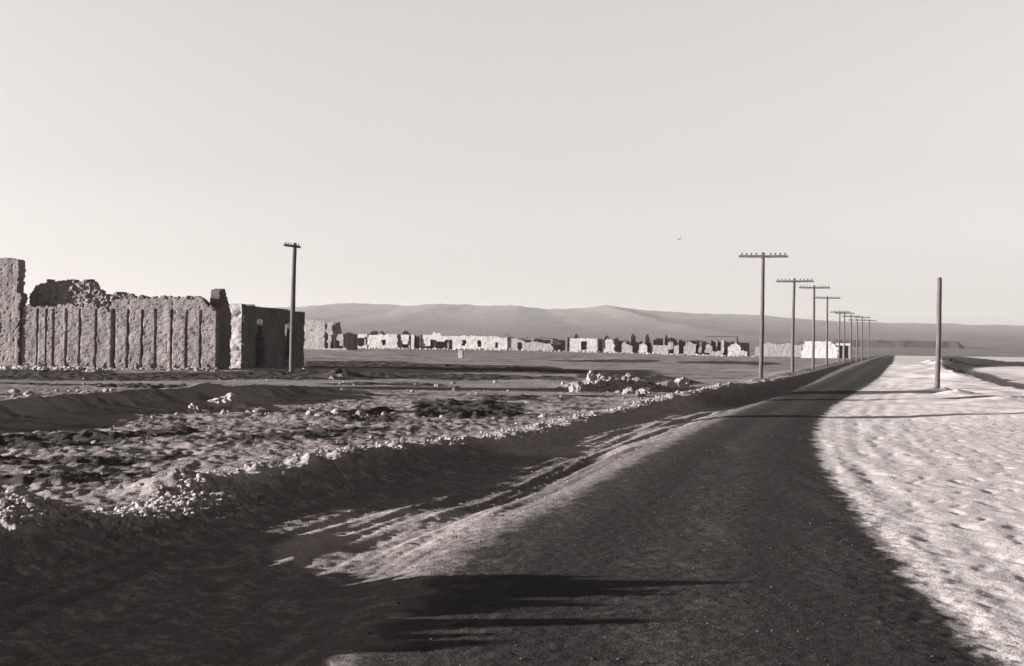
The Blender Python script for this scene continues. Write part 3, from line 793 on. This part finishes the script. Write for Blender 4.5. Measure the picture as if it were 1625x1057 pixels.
# small white marker post in the field
def marker():
    x, y = on_plane(727, 565, .75)
    root = empty('marker_post', (x, y, gz(x, y)), R(-14), 'short white marker post standing alone in front of the long house', 'post')
    link('post', wall_mesh('post', .6, 1.15, .6, .10, lambda u, v: v < 1.1 - .3 * abs(u - .25), (0, 0, 0), .15, seed=31), M_HOUSE, root)
marker()

# ------------------------------------------------------------------ poles
def tube(pts, rad, seg=14, cap=True):
    c, f = [], []
    for (x, y, z), r in zip(pts, rad):
        for k in range(seg):
            a = 2 * math.pi * k / seg
            c.append((x + r * math.cos(a), y + r * math.sin(a), z))
    for i in range(len(pts) - 1):
        for k in range(seg):
            f.append((i * seg + k, i * seg + (k + 1) % seg, (i + 1) * seg + (k + 1) % seg, (i + 1) * seg + k))
    n = len(c)
    x, y, z = pts[-1]
    c.append((x, y, z + rad[-1] * .35))
    for k in range(0, seg, 1):
        f.append(((len(pts) - 1) * seg + k, (len(pts) - 1) * seg + (k + 1) % seg, n, n))
    return c, f
def mixed_mesh(name, c, f, smooth=True):
    me = bpy.data.meshes.new(name)
    me.from_pydata([tuple(map(float, q)) for q in c], [], [tuple(dict.fromkeys(q)) for q in f]); me.update()
    for p in me.polygons: p.use_smooth = smooth
    return me
def pole_mesh(h, r0_, r1_, seed):
    r = random.Random(seed)
    n = 14
    pts, rad = [], []
    bx_, by_ = r.uniform(-.05, .05), r.uniform(-.05, .05)
    for i in range(n + 1):
        t = i / n
        pts.append((bx_ * math.sin(t * 3.1) + r.uniform(-.006, .006), by_ * math.sin(t * 2.6) + r.uniform(-.006, .006), -1.2 + (h + 1.2) * t))
        rad.append((r0_ + (r1_ - r0_) * t) * r.uniform(.97, 1.03))
    return mixed_mesh('pole', *tube(pts, rad))
def arm_mesh(L, off=0.0):
    w, hh = .055, .075
    c, f = [], []
    n = 8
    for i in range(n + 1):
        x = -L / 2 + L * i / n + off
        s = 1 if 0 < i < n else .8
        for (a, b) in ((-w, -hh), (w, -hh), (w + .004, hh), (-w - .004, hh)):
            c.append((x, a * s, b * s + .006 * math.sin(i * 2.1)))
    for i in range(n):
        for k in range(4): f.append((i * 4 + k, (i + 1) * 4 + k, (i + 1) * 4 + (k + 1) % 4, i * 4 + (k + 1) % 4))
    f.append((3, 2, 1, 0)); f.append((n * 4, n * 4 + 1, n * 4 + 2, n * 4 + 3))
    return mixed_mesh('crossarm', c, f, False)
def insulator_mesh():
    prof = [(.0, .016), (.035, .016), (.035, .05), (.06, .055), (.075, .044), (.088, .048), (.11, .042), (.13, .034), (.145, .018)]
    return mixed_mesh('insulator', *tube([(0, 0, z) for z, r in prof], [r for z, r in prof], 10))
INS = insulator_mesh()
def telegraph_pole(px, pyb, d, h, label, group, arm=2.85, n_ins=10, r=(.17, .12), arm_rot=R(-15), lean=(0, 0), off=0.0, arms=True, xy=None, name='telegraph_pole'):
    if xy: x, y = xy
    else:
        P = at_dist(px, pyb, d); x, y = P.x, P.y
    z = gz(x, y)
    root = empty(name, (x, y, z), 0, label, 'pole', group)
    root.rotation_euler = (lean[1], lean[0], 0)
    me = pole_mesh(h, r[0], r[1], int(px))
    link('pole', me, M_WOOD, root)
    if not arms: return root
    am = link('crossarm', arm_mesh(arm, off), M_WOOD, root)
    am.location = (0, -r[1] - .03, h - .22); am.rotation_euler = (0, random.uniform(-.012, .012), arm_rot)
    bl = link('crossarm_bolt', mixed_mesh('crossarm_bolt', *tube([(0, 0, -.2), (0, 0, .2)], [.02, .02], 8)), M_CERAMIC, am)
    bl.rotation_euler = (R(90), 0, 0)
    for k in range(n_ins):
        t = (k + .5) / n_ins - .5
        if abs(t * arm + off) < .16: continue
        i_ = link('insulator', INS, None, am)
        i_.location = (t * arm * .97 + off, 0, .07)
    return root
INS.materials.append(M_CERAMIC)
rows = [  # px base, py base, distance, height px, label
    (1207, 604, 83, 203, 'nearest and tallest pole of the row, ten insulators on its long crossarm'),
    (1258, 597, 109, 155, 'second pole of the row, standing on the bank left of the white building'),
    (1290, 584, 131, 131, 'third pole of the row, crossing the middle of the bright white wall'),
    (1312, 576, 160, 106, 'fourth pole of the row, before the right end of the white wall'),
    (1332, 574, 208, 81, 'fifth pole of the row, crossarm overlapping that of its neighbour at the porch'),
    (1339.5, 577, 214, 82, 'sixth pole of the row, close beside another pole at the porch end'),
    (1350, 580, 222, 80, 'seventh pole of the row, standing just right of the porch'),
    (1359, 576, 241, 70, 'eighth pole of the row, short and thin near the road bend'),
    (1367.5, 570, 253, 68, 'ninth pole of the row, thin and tall near the road bend'),
    (1378.5, 569, 272, 62, 'last and darkest pole of the row, where the road disappears'),
]
for k, (px, py, d, hp, lab) in enumerate(rows):
    P = at_dist(px, py, d)
    zg = gz(P.x, P.y)
    h = hp * d / F + (P.z - zg)
    telegraph_pole(px, py, d, h, lab, 'telegraph poles along the left of the road', lean=(R(.5 if k < 2 else random.uniform(-.2, .4)), 0), r=(.135, .10) if k < 4 else (.13, .10), n_ins=10 if k < 6 else 8)
# lone poles
P = at_dist(463, 585, 96); h = 199 * 96 / F + P.z - gz(P.x, P.y)
telegraph_pole(463, 585, 96, h, 'thick wooden pole with a short slanting crossarm in front of the roofless house', None, arm=2.0, n_ins=6, r=(.18, .14), arm_rot=R(66), lean=(R(.6), 0), off=-.28)
P = at_dist(1486.5, 627, 66); h = 186 * 66 / F + P.z - gz(P.x, P.y)
telegraph_pole(1486.5, 627, 66, h, 'bare pole without a crossarm on the pale sand right of the road', None, arms=False, r=(.13, .105), lean=(R(1.0), 0), name='bare_pole')
# unseen blocks added left of the view to cast shadows across road and sand
def stub(name, label, cat, x, y, w, h, t, seed, part):
    root = empty(name, (x, y, gz(x, y)), R(8), label, cat)
    link(part, wall_mesh(part, t, h + .4, w, .2, lambda u, v: v < h + .18 * float(perlin(np.array(u * 1.5), np.array(.4), seed)), (0, 0, 0), .3, seed=seed), M_ADOBE, root)
stub('shadow_pillar', 'slim square pillar added left of the view to cast a shadow across the near road', 'pillar', -21.5, 37.0, 1.15, 5.7, 1.1, 91, 'shadow_shaft')
stub('shadow_pillar', 'taller square pillar added left of the view to cast a shadow ending at the bare pole', 'pillar', -24.0, 50.0, 1.5, 6.5, 1.2, 92, 'shadow_shaft')
stub('shadow_wall', 'tall broken wall added left of the view to shade the road beside the bare pole', 'wall', -28.0, 57.0, 5.0, 7.3, .8, 93, 'wall')

# ------------------------------------------------------------------ boulders and rubble
def boulder(px, py, r, label, mat, group, z=None, sc=(1, 1, 1), up=.35, seed=0, name='boulder'):
    x, y = on_plane(px, py, .15)
    c_, f_ = stone_geo(seed, 2)
    c_ = c_ * r * np.array(sc)
    c_ = c_ + .05 * r * rng.normal(size=c_.shape)
    o = link(name, np_mesh(name, c_, f_, False), mat)
    o.location = (x, y, gz(x, y) + r * sc[2] * up)
    o.rotation_euler = (0, 0, seed * 1.3)
    return tag(o, label, 'rock', group)
g1 = 'boulders in the heap beside the road'
boulder(938, 614, .33, 'upright pale block standing highest in the stone heap left of the road', M_STONE, g1, sc=(.75, .7, 1.15), up=.6, seed=1)
boulder(1078, 614, .55, 'long pale slab lying alone right of the stone heap', M_STONE, g1, sc=(1.35, .8, .55), up=.4, seed=2)
boulder(1066, 618, .3, 'smaller pale stone touching the lone long slab', M_PALE, g1, sc=(1, .8, .8), seed=3)
boulder(915, 621, .28, 'leftmost rounded stone of the heap beside the road', M_SOIL, g1, seed=4)
hs = [(922, 617), (951, 612), (958, 616), (964, 610), (970, 615), (976, 612), (982, 610), (984, 618), (990, 614), (996, 619), (1000, 614), (1006, 620), (1010, 615), (1014, 622), (1018, 618), (1022, 624), (1028, 621), (1012, 627), (1020, 629), (1000, 625)]
for k, (px, py) in enumerate(hs):
    boulder(px, py, random.uniform(.13, .27), 'rough grey stone in the tumbled heap left of the road', M_SOIL, g1, sc=(1, 1, random.uniform(.7, 1)), seed=10 + k)
g2 = 'clods on the lip of the field'
boulder(348, 646, .26, 'dark round clod with a lit left edge on the field lip', M_STONE, g2, seed=50, up=.5)
boulder(363, 645, .27, 'clod beside the round one, darker on its right', M_STONE, g2, seed=51, up=.5)
boulder(307, 652, .22, 'small clod in the shadow edge left of the paired clods', M_STONE, g2, seed=52)
boulder(382, 650, .24, 'flat clod right of the paired clods', M_STONE, g2, sc=(1.2, 1, .6), seed=53)
boulder(540, 602, .5, 'low dark lump of earth alone in the middle of the field', M_RUBBLE, None, sc=(1.7, 1, .5), seed=54)
boulder(100, 580, 1.0, 'big fallen chunk of masonry leaning at the foot of the ribbed wall', M_RUBBLE, None, sc=(1, .7, .7), seed=55)

# bank crumbs (countless)
def along_bank(n, y0, y1, spread, rmin, rmax, off=0.0, power=1.0):
    t = rng.random(n)
    y = y0 * (y1 / y0) ** t
    x = BX(y) + off + rng.normal(0, spread, n) + .22 * perlin(y * .6, 3.3, 5) + .10 * perlin(y * 2.1, 1.3, 6)
    r = rmin + (rmax - rmin) * rng.random(n) ** 2.5
    return x, y, r
x, y, r = along_bank(9000, 9, 62, .22, .006, .045, -.2)
kp = perlin(y * .8, x * .8, 431) + .35 * perlin(y * 3, x * 3, 432) > .05
x, y, r = x[kp], y[kp], r[kp]
k = 1 + sst(y, 20, 60) * .6
scatter('rubble', x, y, r * k, M_CRUMB, lvl=1)
x, y, r = along_bank(3400, 13.4, 18.2, .24, .008, .055, -.22)
scatter('rubble', x, y, r, M_CRUMB, lvl=1)
# clods over the dug field
n = 1500
y = 17 * (75 / 17) ** rng.random(n); x = BX(y) - .3 - rng.random(n) ** .8 * (4 + y * .42)
keep = (perlin(x * .25, y * .25, 77) > -.1)
x, y = x[keep], y[keep]
scatter('rubble', x, y, (.015 + .065 * rng.random(len(x)) ** 4) * (1 + sst(y, 25, 70)), M_SOIL)
# gravel on road, verge and sand
n = 16000
y = 6.5 * (42 / 6.5) ** rng.random(n); x = (rng.random(n) * 2 - 1) * (.42 * y + 1)
x = np.where(x < BX(y) - 1, x + 3, x)
r = (.004 + .013 * rng.random(n) ** 4) * (1 + sst(y, 10, 40) * .8)
sel = (x < RX(y)); lf = x < LX(y) - .2
scatter('gravel', x[lf], y[lf], r[lf], M_SOIL)
sel = sel & ~lf & (rng.random(n) < .4)
scatter('gravel', x[sel], y[sel], r[sel] * .8, simple_material('road_grit', .04, .075, scale=2, bd=.005))
sel = x > RX(y)
scatter('gravel', x[sel], y[sel], r[sel] * .7, M_CRUMB)
# broken brick through the stone heap and along the lip of the dug field
n = 420
hx_, hy_ = on_plane(985, 619, .1)
x = hx_ + rng.normal(0, 1.5, n); y = hy_ + rng.normal(0, 1.6, n) + (x - hx_) * .3
scatter('rubble', x, y, .03 + .13 * rng.random(n) ** 2.5, M_SOIL, lvl=1)
n = 110
hx_, hy_ = on_plane(390, 655, .1)
x = hx_ + rng.normal(0, 2.6, n); y = hy_ + rng.normal(0, 1.6, n)
scatter('rubble', x, y, .03 + .13 * rng.random(n) ** 3, M_SOIL, lvl=1)
# fallen brick along the foot of the ruins
def foot_rubble(px0, px1, py0, py1, D0, n, rmin, rmax, mat):
    px = rng.uniform(px0, px1, n)
    xs_, ys_ = [], []
    for p in px:
        d = rng.normal(D0, 1.1)
        P = at_dist(p, 590, d); xs_.append(P.x); ys_.append(P.y)
    return scatter('rubble', np.array(xs_), np.array(ys_), rmin + (rmax - rmin) * rng.random(n) ** 2.5, mat)
foot_rubble(-60, 345, 0, 0, 95, 1300, .03, .22, M_SOIL)
foot_rubble(-60, 150, 0, 0, 90, 420, .04, .30, M_STONE)
foot_rubble(365, 490, 0, 0, 100, 220, .05, .2, M_STONE)
xs_, ys_ = [], []
for k in range(1500):
    px = rng.uniform(485, 1200); P = at_dist(px, 560, street_d(px) - 1.5 - abs(rng.normal(0, 3))); xs_.append(P.x); ys_.append(P.y)
scatter('rubble', np.array(xs_), np.array(ys_), .08 + .4 * rng.random(1500) ** 3, M_HOUSE)

# ------------------------------------------------------------------ bird
def bird():
    P = at_dist(1078, 380, 240)
    c, f = [], []
    st = [(-.62, -.10, .05, .03), (-.36, .02, .16, .10), (-.12, .05, .05, .17), (.12, .05, .05, .17), (.36, .02, .16, .10), (.62, -.10, .05, .03)]
    for x, y, z, ch in st:
        c += [(x, y + ch, z), (x, y, z + .02), (x, y - ch, z), (x, y, z - .015)]
    for i in range(5):
        for k in range(4): f.append((i * 4 + k, i * 4 + (k + 1) % 4, i * 4 + 4 + (k + 1) % 4, i * 4 + 4 + k))
    f += [(0, 1, 2, 3), (23, 22, 21, 20)]
    wings = mixed_mesh('wings', c, f)
    prof = [(-.42, .03, .10), (-.25, .05, .05), (-.1, .08, .08), (.08, .085, .085), (.2, .05, .05), (.3, .045, .045), (.38, .012, .012)]
    c, f = [], []
    for y, rx_, rz_ in prof:
        for k in range(8):
            a = math.pi * k / 4
            c.append((rx_ * math.cos(a), y, .04 + (rz_ if y > -.2 else .02) * math.sin(a)))
    for i in range(len(prof) - 1):
        for k in range(8): f.append((i * 8 + k, i * 8 + (k + 1) % 8, i * 8 + 8 + (k + 1) % 8, i * 8 + 8 + k))
    f += [tuple(range(7, -1, -1)), tuple(range(len(c) - 8, len(c)))]
    o = empty('bird', P, 0, 'small dark bird gliding alone in the open sky', 'bird')
    o.rotation_euler = (0, R(-20), R(25))
    link('body', mixed_mesh('body', c, f), M_CERAMIC, o); link('wings', wings, M_CERAMIC, o)
bird()

# ------------------------------------------------------------------ thin dusty air
def haze():
    x0, x1, y0, y1, z0, z1 = -9000, 9000, -600, 9000, -60, 260
    c = [(x, y, z) for x in (x0, x1) for y in (y0, y1) for z in (z0, z1)]
    f = [(0, 1, 3, 2), (4, 6, 7, 5), (0, 4, 5, 1), (2, 3, 7, 6), (0, 2, 6, 4), (1, 5, 7, 3)]
    m = bpy.data.materials.new('dusty_air'); m.use_nodes = True
    nt = m.node_tree; nt.nodes.remove(nt.nodes['Principled BSDF'])
    pv = nt.nodes.new('ShaderNodeVolumePrincipled')
    pv.inputs['Color'].default_value = (.93, .90, .88, 1); pv.inputs['Density'].default_value = 9e-5; pv.inputs['Anisotropy'].default_value = .2
    nt.links.new(pv.outputs[0], nt.nodes['Material Output'].inputs['Volume'])
    tag(link('haze', mixed_mesh('haze', c, f, False), m), kind='stuff')
haze()

# ------------------------------------------------------------------ light
sun = bpy.data.lights.new('sun', 'SUN'); sun.energy = 5.0; sun.angle = R(.5); sun.color = (1, .965, .93)
so = bpy.data.objects.new('sun', sun); COL.objects.link(so)
to_sun = Vector((-math.cos(SUN_BACK) * math.cos(SUN_EL), -math.sin(SUN_BACK) * math.cos(SUN_EL), math.sin(SUN_EL)))
so.rotation_euler = to_sun.to_track_quat('Z', 'Y').to_euler()
so.location = to_sun * 200

w = bpy.data.worlds.new('World'); scene.world = w; w.use_nodes = True
nt = w.node_tree
bg = nt.nodes['Background']
sky = nt.nodes.new('ShaderNodeTexSky'); sky.sky_type = 'NISHITA'; sky.sun_disc = False
sky.sun_elevation = SUN_EL
sky.sun_rotation = math.atan2(to_sun.x, to_sun.y)
sky.dust_density = 2.0; sky.air_density = 1.0
bw = nt.nodes.new('ShaderNodeRGBToBW'); nt.links.new(sky.outputs[0], bw.inputs[0])
# panchromatic film under a clear desert sky: pale at the horizon, deep overhead
tc = nt.nodes.new('ShaderNodeTexCoord'); sx = nt.nodes.new('ShaderNodeSeparateXYZ'); nt.links.new(tc.outputs['Generated'], sx.inputs[0])
rampn = nt.nodes.new('ShaderNodeValToRGB'); nt.links.new(sx.outputs[2], rampn.inputs[0])
el = rampn.color_ramp.elements
SKYK = [(0.0, .50), (.03, .40), (.06, .345), (.12, .325), (.24, .39), (.36, .13), (.6, .04)]
el[0].position, el[0].color = SKYK[0][0], (SKYK[0][1],) * 3 + (1,)
el[1].position, el[1].color = SKYK[-1][0], (SKYK[-1][1],) * 3 + (1,)
for p_, v_ in SKYK[1:-1]:
    q = el.new(p_); q.color = (v_, v_, v_, 1)
bwv = math_(nt, 'MULTIPLY', math_(nt, 'MULTIPLY', math_(nt, 'MINIMUM', bw.outputs[0], 2.6), rampn.outputs[0]), 2.5)
cc = nt.nodes.new('ShaderNodeCombineColor')
for i, k in enumerate((1.04, .985, .955)):
    nt.links.new(math_(nt, 'MULTIPLY', bwv, k), cc.inputs[i])
nt.links.new(cc.outputs[0], bg.inputs['Color'])
bg.inputs['Strength'].default_value = .10
vs = scene.view_settings
vs.view_transform = 'Standard'; vs.look = 'None'; vs.gamma = 1.0; vs.exposure = 1.8; vs.use_curve_mapping = False
